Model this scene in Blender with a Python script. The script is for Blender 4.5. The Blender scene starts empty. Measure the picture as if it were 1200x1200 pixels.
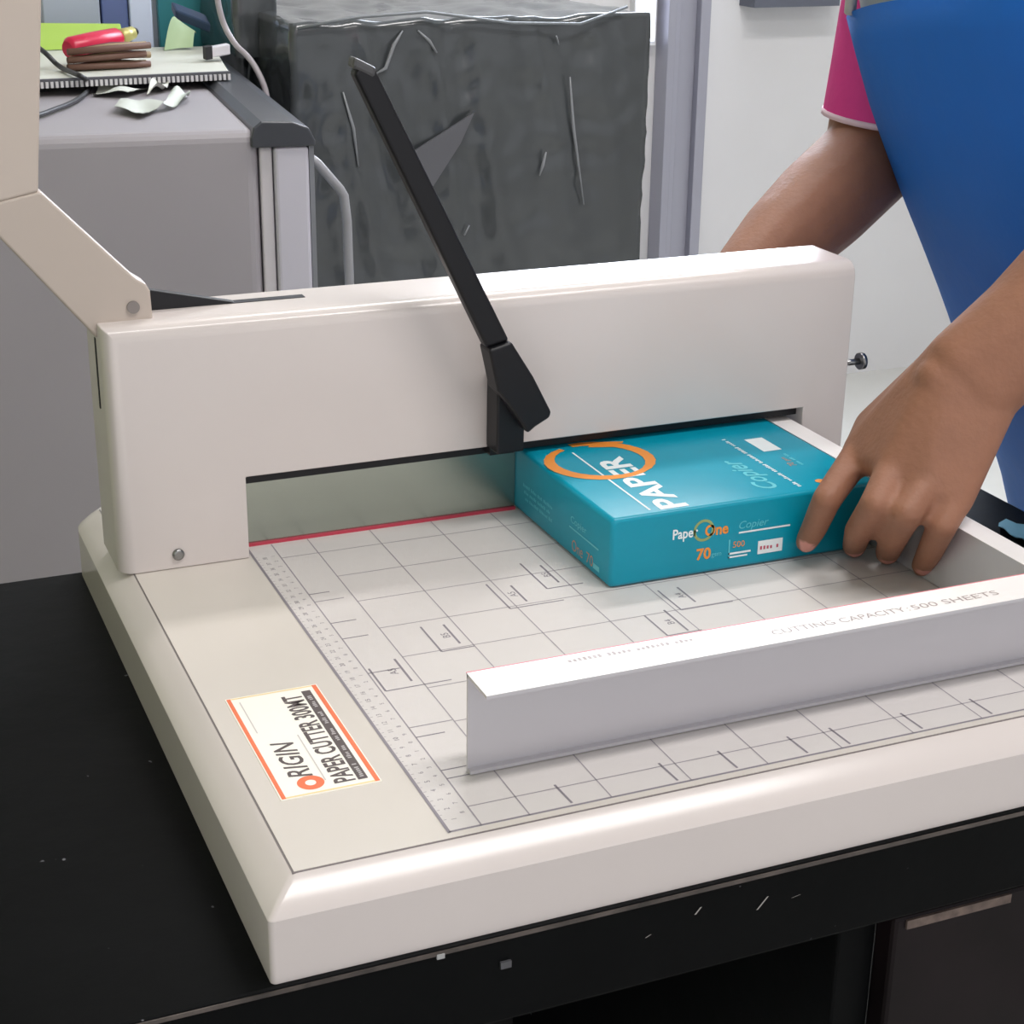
import bpy, bmesh, math, random
from mathutils import Vector, Matrix
import numpy as np
random.seed(7)
SC = bpy.context.scene
COL = SC.collection
OZ = 0.75                      # desk top height; geometry below is written with z = 0 on the desk top

# ------------------------------------------------------------------ camera
cd = bpy.data.cameras.new('camera')
cam = bpy.data.objects.new('camera', cd)
COL.objects.link(cam)
Rw2c = Matrix(((0.92160314, -0.38793828, 0.01231032),
               (-0.13028068, -0.33906576, -0.9316981),
               (0.36561537, 0.8570521, -0.36302493)))
Rm = Matrix((Rw2c[0], -Rw2c[1], -Rw2c[2])).transposed().to_4x4()
cam.matrix_world = Matrix.Translation((-0.16517816, -0.67850785, 0.51822695 + OZ)) @ Rm
cd.sensor_width = 36.0
cd.lens = 36.0 * 1991.88 / 1200.0
cd.clip_start = 0.02
SC.camera = cam

# ------------------------------------------------------------------ world, lights, exposure
W = bpy.data.worlds.new('World'); SC.world = W; W.use_nodes = True
wb = W.node_tree.nodes['Background']
wb.inputs[0].default_value = (0.93, 0.95, 1.0, 1); wb.inputs[1].default_value = 0.80

def area_light(name, loc, target, sx, sy, power, color):
    l = bpy.data.lights.new(name, 'AREA'); l.shape = 'RECTANGLE'; l.size = sx; l.size_y = sy
    l.energy = power; l.color = color
    o = bpy.data.objects.new(name, l); COL.objects.link(o)
    o.location = (loc[0], loc[1], loc[2] + OZ)
    d = Vector(target) - Vector(loc)
    o.rotation_euler = d.to_track_quat('-Z', 'Y').to_euler()
    return o
area_light('ceiling_lamp_light', (0.70, -0.42, 1.86), (0.70, -0.42, 0), 1.25, 0.22, 21, (1.0, 0.965, 0.95))
area_light('ceiling_lamp_light', (1.15, 1.30, 1.86), (1.15, 1.30, 0), 1.25, 0.22, 24, (1.0, 0.97, 0.96))
area_light('shopfront_daylight', (0.2, -2.6, 1.0), (0.3, 0.3, 0.1), 2.4, 1.6, 9, (1.0, 0.94, 0.94))
area_light('window_daylight', (1.75, 2.86, 1.05), (0.5, 0.4, 0.2), 0.9, 0.7, 44, (0.85, 0.92, 1.0))
VS = SC.view_settings
VS.view_transform = 'Standard'; VS.look = 'None'; VS.gamma = 1.0; VS.use_curve_mapping = False
VS.exposure = 0.0

# ------------------------------------------------------------------ helpers
def lin(c):
    r = []
    for v in c:
        v /= 255.0
        r.append(v / 12.92 if v <= 0.04045 else ((v + 0.055) / 1.055) ** 2.4)
    return tuple(r)
MATS = {}
def mat(name, rgb, rough=0.5, metal=0.0, spec=0.5, noise=0.0, nscale=20.0, bump=0.0, bscale=60.0, coat=0.0, emit=0.0, sss=0.0, specks=None):
    if name in MATS: return MATS[name]
    m = bpy.data.materials.new(name); m.use_nodes = True
    nt = m.node_tree; b = nt.nodes['Principled BSDF']
    c = lin(rgb) + (1,)
    b.inputs['Base Color'].default_value = c
    b.inputs['Roughness'].default_value = rough
    b.inputs['Metallic'].default_value = metal
    b.inputs['Specular IOR Level'].default_value = spec
    b.inputs['Coat Weight'].default_value = coat
    if sss:
        b.inputs['Subsurface Weight'].default_value = sss
        b.inputs['Subsurface Radius'].default_value = (0.006, 0.003, 0.0015)
        b.inputs['Subsurface Scale'].default_value = 1.0
    if emit:
        b.inputs['Emission Color'].default_value = c
        b.inputs['Emission Strength'].default_value = emit
    tc = nt.nodes.new('ShaderNodeTexCoord')
    last = None
    if noise:
        n = nt.nodes.new('ShaderNodeTexNoise'); n.inputs['Scale'].default_value = nscale
        n.inputs['Detail'].default_value = 4
        nt.links.new(tc.outputs['Object'], n.inputs['Vector'])
        r = nt.nodes.new('ShaderNodeValToRGB')
        r.color_ramp.elements[0].position = 0.3; r.color_ramp.elements[1].position = 0.7
        r.color_ramp.elements[0].color = tuple(x * (1 - noise) for x in c[:3]) + (1,)
        r.color_ramp.elements[1].color = tuple(min(1, x * (1 + noise)) for x in c[:3]) + (1,)
        nt.links.new(n.outputs['Fac'], r.inputs['Fac'])
        last = r.outputs['Color']
    if specks:
        n = nt.nodes.new('ShaderNodeTexNoise'); n.inputs['Scale'].default_value = specks[1]
        n.inputs['Detail'].default_value = 1
        nt.links.new(tc.outputs['Object'], n.inputs['Vector'])
        r = nt.nodes.new('ShaderNodeValToRGB')
        r.color_ramp.elements[0].position = specks[2]; r.color_ramp.elements[1].position = specks[2] + 0.03
        nt.links.new(n.outputs['Fac'], r.inputs['Fac'])
        mx = nt.nodes.new('ShaderNodeMix'); mx.data_type = 'RGBA'
        nt.links.new(r.outputs['Color'], mx.inputs['Factor'])
        if last: nt.links.new(last, mx.inputs['A'])
        else: mx.inputs['A'].default_value = c
        mx.inputs['B'].default_value = lin(specks[0]) + (1,)
        last = mx.outputs['Result']
    if last: nt.links.new(last, b.inputs['Base Color'])
    if bump:
        n = nt.nodes.new('ShaderNodeTexNoise'); n.inputs['Scale'].default_value = bscale
        n.inputs['Detail'].default_value = 5
        nt.links.new(tc.outputs['Object'], n.inputs['Vector'])
        bp = nt.nodes.new('ShaderNodeBump'); bp.inputs['Strength'].default_value = bump
        bp.inputs['Distance'].default_value = 0.01
        nt.links.new(n.outputs['Fac'], bp.inputs['Height'])
        nt.links.new(bp.outputs['Normal'], b.inputs['Normal'])
    MATS[name] = m
    return m

_txt = {}
def text_geo(s, shear=0.0, bold=0.0):
    """text as (verts, faces), height of capitals = 1, starting at x = 0"""
    k = (s, shear, bold)
    if k in _txt: return _txt[k]
    c = bpy.data.curves.new('lettering', 'FONT'); c.body = s; c.size = 1.0; c.shear = shear; c.offset = bold
    c.resolution_u = 3
    o = bpy.data.objects.new('lettering', c); COL.objects.link(o)
    bpy.context.view_layer.update()
    me = bpy.data.meshes.new_from_object(o.evaluated_get(bpy.context.evaluated_depsgraph_get()))
    vs = np.array([v.co[:2] for v in me.vertices]); fs = [list(p.vertices) for p in me.polygons]
    bpy.data.objects.remove(o); bpy.data.curves.remove(c); bpy.data.meshes.remove(me)
    vs = vs / 0.69; vs[:, 0] -= vs[:, 0].min()
    _txt[k] = (vs, fs)
    return _txt[k]

def dashes(m, origin, xdir, ydir, length, h, mi, seed=1, words=(3, 8)):
    """a line of print too small to read: short strokes grouped like words"""
    rnd = random.Random(seed); X = Vector(xdir).normalized(); Y = Vector(ydir).normalized(); O = Vector(origin)
    x = 0.0; st = h * 0.75
    while x < length - st:
        for k in range(rnd.randint(*words)):
            if x > length - st: break
            a = O + X * x; hh = h * (0.6 + 0.4 * rnd.random())
            m.quad(a, a + X * st * .6, a + X * st * .6 + Y * hh, a + Y * hh, mi)
            x += st
        x += st * .9
class MB:
    """collects shapes of one mesh"""
    def __init__(s): s.v = []; s.f = []; s.m = []; s.sm = []
    def add(s, vs, fs, mi=0, smooth=False):
        o = len(s.v); s.v += [tuple(p) for p in vs]
        for f in fs: s.f.append([i + o for i in f]); s.m.append(mi); s.sm.append(smooth)
        return s
    def box(s, a, b, mi=0):
        x0, y0, z0 = a; x1, y1, z1 = b
        vs = [(x, y, z) for z in (z0, z1) for y in (y0, y1) for x in (x0, x1)]
        return s.add(vs, [(0, 2, 3, 1), (4, 5, 7, 6), (0, 1, 5, 4), (2, 6, 7, 3), (0, 4, 6, 2), (1, 3, 7, 5)], mi)
    def obox(s, c, ax, hx, ay, hy, az, hz, mi=0):
        c = Vector(c); X = Vector(ax).normalized() * hx; Y = Vector(ay).normalized() * hy; Z = Vector(az).normalized() * hz
        vs = [c + X * i + Y * j + Z * k for k in (-1, 1) for j in (-1, 1) for i in (-1, 1)]
        return s.add(vs, [(0, 2, 3, 1), (4, 5, 7, 6), (0, 1, 5, 4), (2, 6, 7, 3), (0, 4, 6, 2), (1, 3, 7, 5)], mi)
    def prism(s, poly, ax, a, b, mi=0):
        """poly 2-D in the two other axes (order kept), extruded along axis ax from a to b"""
        def P(p, t):
            q = list(p); q.insert(ax, t); return q
        n = len(poly)
        vs = [P(p, a) for p in poly] + [P(p, b) for p in poly]
        fs = [list(range(n)), list(range(2 * n - 1, n - 1, -1))] + [(i, i + n, (i + 1) % n + n, (i + 1) % n) for i in range(n)]
        return s.add(vs, fs, mi)
    def quad(s, a, b, c, d, mi=0): return s.add([a, b, c, d], [(0, 1, 2, 3)], mi)
    def hline(s, x0, y0, x1, y1, w, z, mi=0):
        d = Vector((x1 - x0, y1 - y0)); n = Vector((-d.y, d.x)).normalized() * (w / 2)
        return s.quad((x0 - n.x, y0 - n.y, z), (x1 - n.x, y1 - n.y, z), (x1 + n.x, y1 + n.y, z), (x0 + n.x, y0 + n.y, z), mi)
    def rings(s, rings, mi=0, cap=True, smooth=True):
        n = len(rings[0]); o = len(s.v)
        for r in rings: s.v += [tuple(p) for p in r]
        for k in range(len(rings) - 1):
            for i in range(n):
                j = (i + 1) % n
                s.f.append([o + k * n + i, o + k * n + j, o + (k + 1) * n + j, o + (k + 1) * n + i]); s.m.append(mi); s.sm.append(smooth)
        if cap:
            s.f.append([o + i for i in range(n - 1, -1, -1)]); s.m.append(mi); s.sm.append(False)
            e = o + (len(rings) - 1) * n
            s.f.append([e + i for i in range(n)]); s.m.append(mi); s.sm.append(False)
        return s
    def tube(s, pts, r, n=10, mi=0, cap=True):
        pts = [Vector(p) for p in pts]; rs = r if isinstance(r, (list, tuple)) else [r] * len(pts)
        up = Vector((0, 0, 1)); rg = []
        prev = None
        for i, p in enumerate(pts):
            t = (pts[min(i + 1, len(pts) - 1)] - pts[max(i - 1, 0)]).normalized()
            if prev is None:
                a = t.cross(up)
                if a.length < 1e-3: a = t.cross(Vector((0, 1, 0)))
            else: a = prev - t * prev.dot(t)
            a.normalize(); prev = a; b = t.cross(a)
            rg.append([p + (a * math.cos(2 * math.pi * k / n) + b * math.sin(2 * math.pi * k / n)) * rs[i] for k in range(n)])
        return s.rings(rg, mi, cap)
    def text(s, str_, origin, xdir, ydir, h, mi=0, width=None, shear=0.0, bold=0.0):
        vs, fs = text_geo(str_, shear, bold)
        X = Vector(xdir).normalized(); Y = Vector(ydir).normalized(); O = Vector(origin)
        sx = h if width is None else width / max(1e-6, vs[:, 0].max())
        return s.add([O + X * (p[0] * sx) + Y * (p[1] * h) for p in vs], fs, mi)
    def ring2d(s, c, xdir, ydir, r0, r1, mi=0, n=32, a0=0, a1=2 * math.pi):
        X = Vector(xdir).normalized(); Y = Vector(ydir).normalized(); C = Vector(c)
        for i in range(n):
            t0 = a0 + (a1 - a0) * i / n; t1 = a0 + (a1 - a0) * (i + 1) / n
            e = [(X * math.cos(t), Y * math.sin(t)) for t in (t0, t1)]
            d0 = e[0][0] + e[0][1]; d1 = e[1][0] + e[1][1]
            s.quad(C + d0 * r0, C + d0 * r1, C + d1 * r1, C + d1 * r0, mi)
        return s
    def build(s, name, mats, parent=None, bevel=0.0, segs=2, smooth=False, fixn=True, auto=0):
        if not isinstance(mats, (list, tuple)): mats = [mats]
        off = Vector((0, 0, 0))
        p = parent
        while p is not None: off += p.location; p = p.parent
        if parent is None:
            a = np.array(s.v); c = (a.min(0) + a.max(0)) / 2
            loc = Vector((c[0], c[1], a[:, 2].min() + OZ)); off = loc
        me = bpy.data.meshes.new(name)
        me.from_pydata([(x - off.x, y - off.y, z + OZ - off.z) for x, y, z in s.v], [], s.f)
        for m in mats: me.materials.append(m)
        me.polygons.foreach_set('material_index', s.m)
        me.polygons.foreach_set('use_smooth', [bool(q or smooth) for q in s.sm])
        if fixn:
            bm = bmesh.new(); bm.from_mesh(me); bmesh.ops.recalc_face_normals(bm, faces=bm.faces); bm.to_mesh(me); bm.free()
        if auto:
            me.polygons.foreach_set('use_smooth', [True] * len(me.polygons)); me.set_sharp_from_angle(angle=math.radians(auto))
        me.update()
        o = bpy.data.objects.new(name, me); COL.objects.link(o)
        if parent is not None: o.parent = parent
        else: o.location = loc
        if bevel:
            b = o.modifiers.new('bevel', 'BEVEL'); b.width = bevel; b.segments = segs; b.limit_method = 'ANGLE'; b.angle_limit = 0.7
        return o

def tag(o, label=None, cat=None, group=None, kind=None):
    if label: o['label'] = label
    if cat: o['category'] = cat
    if group: o['group'] = group
    if kind: o['kind'] = kind
    return o
def thing(name, label, cat, loc, group=None):
    o = bpy.data.objects.new(name, None); COL.objects.link(o)
    o.empty_display_size = 0.05
    o.location = (loc[0], loc[1], loc[2] + OZ)
    return tag(o, label, cat, group)
def rrect(x0, y0, x1, y1, rs, z, n=6):
    """rounded rectangle ring, radii for corners (x0y0, x1y0, x1y1, x0y1)"""
    out = []
    for (cx, cy, sx, sy, a0), r in zip(((x0, y0, 1, 1, math.pi), (x1, y0, -1, 1, 1.5 * math.pi), (x1, y1, -1, -1, 0), (x0, y1, 1, -1, .5 * math.pi)), rs):
        r = max(r, 1e-4)
        for k in range(n + 1):
            a = a0 + (math.pi / 2) * k / n
            out.append((cx + sx * r + r * math.cos(a), cy + sy * r + r * math.sin(a), z))
    return out

# ------------------------------------------------------------------ materials
CREAM = mat('cream_enamel', (212, 203, 199), 0.22, spec=0.5, noise=0.015, nscale=6)
PLATE = mat('plate_enamel', (212, 205, 197), 0.38, noise=0.015, nscale=6)
SEAM = mat('dark_seam', (120, 112, 112), 0.6)
SHEET = mat('grid_sheet', (213, 208, 205), 0.4)
INK = mat('grid_ink', (158, 152, 158), 0.5)
INKD = mat('grid_ink_bold', (138, 132, 140), 0.5)
BLACKP = mat('black_plastic', (17, 17, 21), 0.42, spec=0.35)
BLACKM = mat('black_iron', (24, 24, 28), 0.4, spec=0.35)
STEEL = mat('steel', (168, 174, 164), 0.24, metal=1.0)
SCREW = mat('screw_steel', (150, 150, 150), 0.3, metal=1.0)
ALU = mat('aluminium', (205, 202, 206), 0.42, metal=0.35)
WHITEC = mat('white_cap', (250, 246, 244), 0.4)
RED = mat('red_stick', (190, 60, 80), 0.5)
DARK = mat('dark_void', (38, 38, 42), 0.7)

# ------------------------------------------------------------------ the setting
FZ = -0.75
MB().box((-3.0, -3.2, FZ - .05), (4.0, 3.05, FZ)).build('floor', mat('floor_tile', (206, 205, 200), 0.4, noise=.08, nscale=3))
tag(bpy.data.objects['floor'], kind='structure')
WALLM = mat('white_wall', (224, 223, 224), 0.55, noise=0.02, nscale=4, bump=0.05, bscale=25)
w = MB(); wx0, wx1, wz0, wz1 = 1.30, 2.20, 0.70, 1.40
w.box((-1.6, 2.92, FZ), (wx0, 3.02, 1.95)).box((wx1, 2.92, FZ), (4.0, 3.02, 1.95))
w.box((wx0, 2.92, FZ), (wx1, 3.02, wz0)).box((wx0, 2.92, wz1), (wx1, 3.02, 1.95))
tag(w.build('wall_back', WALLM), kind='structure')
tag(MB().box((4.0, -3.2, FZ), (4.1, 3.05, 1.95)).build('wall_right', WALLM), kind='structure')
tag(MB().box((-1.4, -0.4, FZ), (-1.3, 3.05, 1.95)).build('bounce_wall_left', mat('green_bounce', (186, 192, 146), .6, noise=.03, nscale=3)), kind='structure')  # unseen wall, added so its green tints the cutter's left faces
tag(MB().box((-1.6, -3.2, 1.95), (4.0, 3.05, 2.0)).build('ceiling', mat('ceiling_paint', (225, 225, 222), 0.7)), kind='structure')
wf = MB()
for a, b in (((wx0, 2.93, wz0), (wx0 + .04, 2.99, wz1)), ((wx1 - .04, 2.93, wz0), (wx1, 2.99, wz1)), ((wx0, 2.93, wz0), (wx1, 2.99, wz0 + .04)), ((wx0, 2.93, wz1 - .04), (wx1, 2.99, wz1)), ((1.73, 2.94, wz0), (1.77, 2.98, wz1))):
    wf.box(a, b)
wo = tag(wf.build('window_1', mat('frame_or_glare_white', (230, 230, 232), 0.4)), kind='structure')
MB().box((wx0 + .03, 2.96, wz0 + .03), (wx1 - .03, 2.97, wz1 - .03)).build('pane_or_glare', mat('daylight_pane', (225, 236, 255), 0.2, emit=14.0), wo)
glare = MB(); glare.box((1.645, 2.895, .105), (1.700, 2.92, .70))  # white glare by the door frame, put in as a glowing strip
glare_o = tag(glare.build('glare_strip', mat('frame_or_glare_white', (230, 230, 232), .4)), kind='structure')
MB().box((1.652, 2.890, .115), (1.695, 2.896, .69)).build('pane_or_glare', mat('glare_strip_glow', (232, 238, 255), .2, emit=2.5), glare_o)
# grey door frame beside the white wall
t = MB(); t.box((1.715, 2.86, FZ), (1.735, 2.92, 1.3)).box((1.755, 2.885, FZ), (1.80, 2.92, 1.3)).box((1.735, 2.875, FZ), (1.755, 2.92, 1.3)).box((1.80, 2.865, FZ), (1.826, 2.92, 1.3))
tg = tag(t.build('trim_1', [mat('door_frame_grey', (170, 170, 182), 0.4, metal=.3)], None, bevel=.002), kind='structure')
t = MB(); t.box((1.93, 2.85, 0.186), (2.16, 2.92, 0.30))
t.build('trim_2', mat('dark_ledge', (96, 100, 112), 0.6)); tag(bpy.data.objects['trim_2'], kind='structure')
# ceiling lamp (above the frame)
for lx, ly, lab in ((.70, -.42, 'long white ceiling lamp over the front edge of the desk'), (1.15, 1.30, 'long white ceiling lamp behind the desk, nearer the back wall')):
    cl = thing('ceiling_lamp', lab, 'lamp', (lx, ly, 1.88), 'ceiling lamps')
    MB().box((lx - .66, ly - .09, 1.905), (lx + .66, ly + .09, 1.95)).build('housing', mat('lamp_white', (235, 235, 235), .4), cl, bevel=.005)
    for dy in (-.045, .045):
        MB().tube([(lx - .62, ly + dy, 1.888), (lx + .62, ly + dy, 1.888)], 0.013, 12).build('tube', mat('lit_tube', (255, 250, 245), .3, emit=6.0), cl)

# ------------------------------------------------------------------ desk
DW = mat('black_desk_paint', (9, 10, 11), 0.45, spec=0.06, noise=0.25, nscale=9, bump=0.04, bscale=40, specks=((110, 110, 115), 130, 0.80))
DV = mat('desk_inside', (12, 11, 12), 0.8)
dk = thing('desk', 'black painted wooden desk with scratched front edge under the paper cutter', 'desk', (-0.1, 0.27, FZ))
MB().box((-0.95, -0.003, -0.055), (0.765, 0.548, 0.0)).build('desktop', DW, dk, bevel=.002)
MB().box((-0.949, -0.0036, -0.0035), (0.764, -0.0028, -0.0012)).build('edge_strip', mat('worn_edge', (74, 66, 62), .5, noise=.5, nscale=60), dk)
MB().box((-0.93, 0.05, FZ), (-0.88, 0.53, -0.055)).build('side_panel', DW, dk, bevel=.002)
MB().box((0.345, 0.02, FZ), (0.372, 0.53, -0.055)).build('side_panel', DW, dk, bevel=.002)
MB().box((0.715, 0.02, FZ), (0.745, 0.53, -0.055)).build('side_panel', DW, dk, bevel=.002)
MB().box((-0.88, 0.50, FZ + .1), (0.345, 0.52, -0.055)).build('back_panel', DV, dk)
dr = MB().box((0.374, 0.006, -0.26), (0.714, 0.026, -0.062)).build('drawer', mat('drawer_brown_black', (22, 15, 17), .5, spec=.15, noise=.4, nscale=15), dk, bevel=.003)
MB().box((0.382, 0.0045, -0.0705), (0.457, 0.008, -0.0645)).build('worn_edge_patch', mat('bare_wood', (108, 92, 84), .7, noise=.4, nscale=120), dr)
MB().tube([(0.5, 0.006, -.16), (0.5, -.012, -.16), (.59, -.012, -.16), (.59, .006, -.16)], .004, 8).build('handle', SCREW, dr)
MB().box((0.374, 0.006, -0.72), (0.714, 0.026, -0.27)).build('door', DW, dk, bevel=.003)
for x0, z0, x1, z1 in ((.2176, -.0035, .2215, -.0012), (.2275, -.0022, .2305, -.0035), (.233, -.0168, .2365, -.0128), (.272, -.0237, .2785, -.0165), (.294, -.0215, .2995, -.0205), (.2033, -.0239, .2065, -.0225)):
    MB().quad((x0, -.0034, z0), (x0 + .0012, -.0034, z0), (x1 + .001, -.0034, z1), (x1, -.0034, z1)).build('paint_scratch', mat('scratch_white', (165, 160, 155), .7), dk)
MB().box((.1195, -.0045, -.0205), (.1255, -.003, -.0165)).build('nail_head', mat('dull_nail', (92, 92, 96), .5, metal=.5), dk)
MB().box((.0846, -.0042, -.0052), (.0888, -.003, -.0025)).build('nail_head', mat('pale_nail', (165, 165, 165), .5), dk)

# ------------------------------------------------------------------ paper cutter
BW, BD, H1, H2 = 0.606, 0.5754, 0.0363, 0.0493
pc = thing('paper_cutter', 'cream heavy-duty paper cutter with raised bridge and printed grid bed on the black desk', 'paper cutter', (0.3, 0.28, 0.0))
prof = [(0.0, 0.0), (0.0, 0.0359), (0.0004, 0.0366), (0.0070, 0.0424), (0.0135, 0.0471), (0.0160, 0.0486), (0.0175, H2)]
rg = []
for ins, z in prof:
    rg.append(rrect(ins, ins, BW - ins, BD - ins, (.003, .003, max(.004, .035 - ins), max(.004, .035 - ins)), z))
b = MB(); b.rings(rg, 0, cap=True)
base = b.build('base', CREAM, pc, auto=28)
p = MB(); p.box((.0172, .0172, H2 - .001), (BW - .0172, BD - .03, H2 + .0001), 1)
p.box((.0182, .0182, H2 - .001), (BW - .0182, BD - .031, H2 + .0004), 0)
p.build('work_plate', [PLATE, SEAM], pc)

# printed grid bed
zs = H2 + .0005
g = MB(); g.box((.1016, .0225, zs - .0003), (.560, .432, zs))
zl = zs + .00012
def ln(x0, y0, x1, y1, w=.0008, mi=1): g.hline(x0, y0, x1, y1, w, zl, mi)
ln(.1016, .0225, .1016, .432, .0018, 2); ln(.1016, .0235, .56, .0235, .0014, 2); ln(.1195, .0235, .1195, .43, .0009, 1)
gx = [.1466] + [.1942 + .048 * k for k in range(8)]
gy = [.403 - .045 * k for k in range(9)]
for x in gx: ln(x, .0235, x, .432)
ln(.1195, gy[0], .555, gy[0]); ln(.1195, gy[-1], .555, gy[-1])
for y in gy[1:-1]: ln(.1466, y, .555, y)
for x in (.172, .235, .272, .317, .345, .394, .443, .49, .53): ln(x, .026, x - .001, .0465, .0014, 2)
for y, x1 in ((.335, .134), (.286, .137), (.261, .137), (.209, .14), (.123, .137), (.135, .146), (.0738, .15), (.083, .14), (.322, .140)): ln(.1195, y, x1, y, .001, 1 if y in (.135, .322) else 2)
def bracket(x0, y0, y1, x1, bx, by0, by1, s):
    ln(x0, y0, x0, y1, .0013, 2); ln(x0, y1, x1, y1, .0011, 2); ln(bx, by0, bx, by1, .0015, 2)
    g.text(s, ((x0 + bx) / 2 + .0035 + .002, (by0 + by1) / 2 - .004, zl), (0, 1, 0), (-1, 0, 0), .005, 2)
bracket(.122, .215, .183, .164, .141, .222, .190, 'A5')
bracket(.172, .260, .221, .194, .187, .258, .228, 'B5')
bracket(.237, .308, .265, .276, .252, .300, .272, 'A5')
bracket(.273, .333, .286, .300, .285, .325, .293, 'B5')
bracket(.342, .256, .222, .381, .357, .256, .230, 'A4')
bracket(.315, .223, .190, .340, .331, .226, .192, 'B4')
for k in range(38):
    y = .035 + k * .01
    for j in range(2):
        g.hline(.1028, y + j * .005, .1046 - .0006 * j, y + j * .005, .0004, zl, 1)
    g.text(str(k + 1), (.1100, y - .001, zl), (0, 1, 0), (-1, 0, 0), .0030, 2 if k % 5 == 4 else 1)
    g.text(str((38 - k) % 10), (.1160, y + .003, zl), (0, 1, 0), (-1, 0, 0), .0026, 1)
gs = g.build('grid_sheet', [SHEET, INK, INKD], pc, fixn=False)

# label sticker
OR = mat('label_orange', (236, 120, 78), .5)
s = MB(); z0 = H2 + .0008; lx0, lx1, ly0, ly1 = .0303, .0862, .0842, .2068
s.box((lx0, ly0, H2 + .0003), (lx1, ly1, z0))
z1 = z0 + .0001
def sq(x0, y0, x1, y1, mi): s.quad((x0, y0, z1), (x1, y0, z1), (x1, y1, z1), (x0, y1, z1), mi)
sq(lx0 + .0007, ly0 + .0008, lx0 + .0030, ly1 - .0008, 1); sq(lx1 - .0034, ly0 + .0008, lx1 - .0007, ly1 - .0008, 1)
sq(lx0 + .003, ly0 + .0008, lx1 - .0034, ly0 + .0022, 4); sq(lx0 + .003, ly1 - .0022, lx1 - .0034, ly1 - .0008, 4)
sq(.0748, .0900, .0803, .2005, 2)
Y, NX = (0, 1, 0), (-1, 0, 0)
s.text('PAPER CUTTER 300MT', (.0732, .0905, z1), Y, NX, .0112, 2, width=.107, bold=.025)
for k in range(5): dashes(s, (.0788, .0925 + k * .0215, z1 + .0001), Y, NX, .016, .0026, 3, k)
s.text('RIGIN', (.0532, .1035, z1), Y, NX, .0125, 2, width=.042, shear=.25, bold=.012)
s.ring2d((.0500, .0965, z1), Y, NX, .0030, .0074, 1)
sq(.0578, .096, .0586, .150, 5)
sq(.0372, .160, .0379, .200, 5)
s.build('label_sticker', [mat('label_white', (252, 247, 236), .4), OR, mat('label_black', (88, 78, 78), .5), mat('label_grey_text', (190, 186, 186), .5), mat('label_yellow', (238, 216, 160), .5), mat('label_fine_print', (205, 198, 195), .5)], pc, fixn=False)

# bridge: portal sheet with rounded front edges
xl, xr, zt, xo1, xo2, zo, yf, yb = .008, .587, .2245, .0988, .5484, .1105, .411, .474
zb = H2 + .0006
def bridge_mesh():
    bm = bmesh.new()
    poly = [(xl, zb), (xl, zt), (xr, zt), (xr, zb), (xo2, zb), (xo2, zo), (xo1, zo), (xo1, zb)]
    A = [bm.verts.new((x, yf, z)) for x, z in poly]; B = [bm.verts.new((x, yb, z)) for x, z in poly]
    bm.faces.new(A); bm.faces.new(B[::-1]); n = len(poly)
    for i in range(n): bm.faces.new((A[i], B[i], B[(i + 1) % n], A[(i + 1) % n]))
    bmesh.ops.recalc_face_normals(bm, faces=bm.faces)
    def bev(sel, w, sg):
        es = [e for e in bm.edges if sel(e)]
        bmesh.ops.bevel(bm, geom=es, offset=w, segments=sg, affect='EDGES', profile=0.5)
    def on(e, f): return all(f(v.co) for v in e.verts)
    bev(lambda e: on(e, lambda c: abs(c.y - yf) < 1e-5 and abs(c.z - zt) < 1e-5) or on(e, lambda c: abs(c.y - yf) < 1e-5 and abs(c.x - xl) < 1e-5), .0115, 4)
    return bm
bm = bridge_mesh()
me = bpy.data.meshes.new('bridge')
for v in bm.verts: v.co -= Vector((pc.location.x, pc.location.y, 0))
bm.to_mesh(me); bm.free(); me.materials.append(CREAM)
me.polygons.foreach_set('use_smooth', [True] * len(me.polygons)); me.set_sharp_from_angle(angle=math.radians(32))
br = bpy.data.objects.new('bridge', me); COL.objects.link(br); br.parent = pc
bv = br.modifiers.new('bevel', 'BEVEL'); bv.width = .0010; bv.segments = 2; bv.limit_method = 'ANGLE'; bv.angle_limit = 1.2; bv.harden_normals = True
def screw(x, y, z, ax, r, par, name='screw'):
    d = Vector(ax); m = MB()
    c = Vector((x, y, z)); m.tube([c, c + d * r * .35, c + d * r * .6], [r, r, r * .6], 16)
    return m.build(name, SCREW, par)
screw(.0485, yf, .0605, (0, -1, 0), .0042, br)
m = MB(); m.tube([(xr, .421, .140), (xr + .020, .421, .140)], .0026, 10); m.tube([(xr + .017, .421, .140), (xr + .021, .421, .140)], .0068, 14)
m.build('bolt', SCREW, br)
MB().box((xl - .0006, .437, .163), (xl + .002, .4405, .212)).build('slot', DARK, br)
m = MB(); m.prism([(.012, .20), (.012, .2395), (.048, .2388), (.106, .2253), (.106, .20)], 1, .449, .456)
m.build('blade_carrier', BLACKM, pc, bevel=.0008)
MB().box((.100, .4485, zt - .001), (.156, .4565, zt + .0004)).build('top_slot', DARK, br)
# clamp, blade guard plate, cutting stick
MB().box((xo1 + .0005, .420, .1025), (xo2 - .0005, .470, .1200)).build('clamp_bar', BLACKM, pc)
MB().box((xo1 + .0005, .4335, H2 + .0005), (.3110, .4365, .1024)).build('guard_plate', STEEL, pc)
MB().box((xo1 + .0005, .4315, H2 + .0004), (.3110, .4334, H2 + .0026)).build('cutting_stick', RED, pc)
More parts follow.
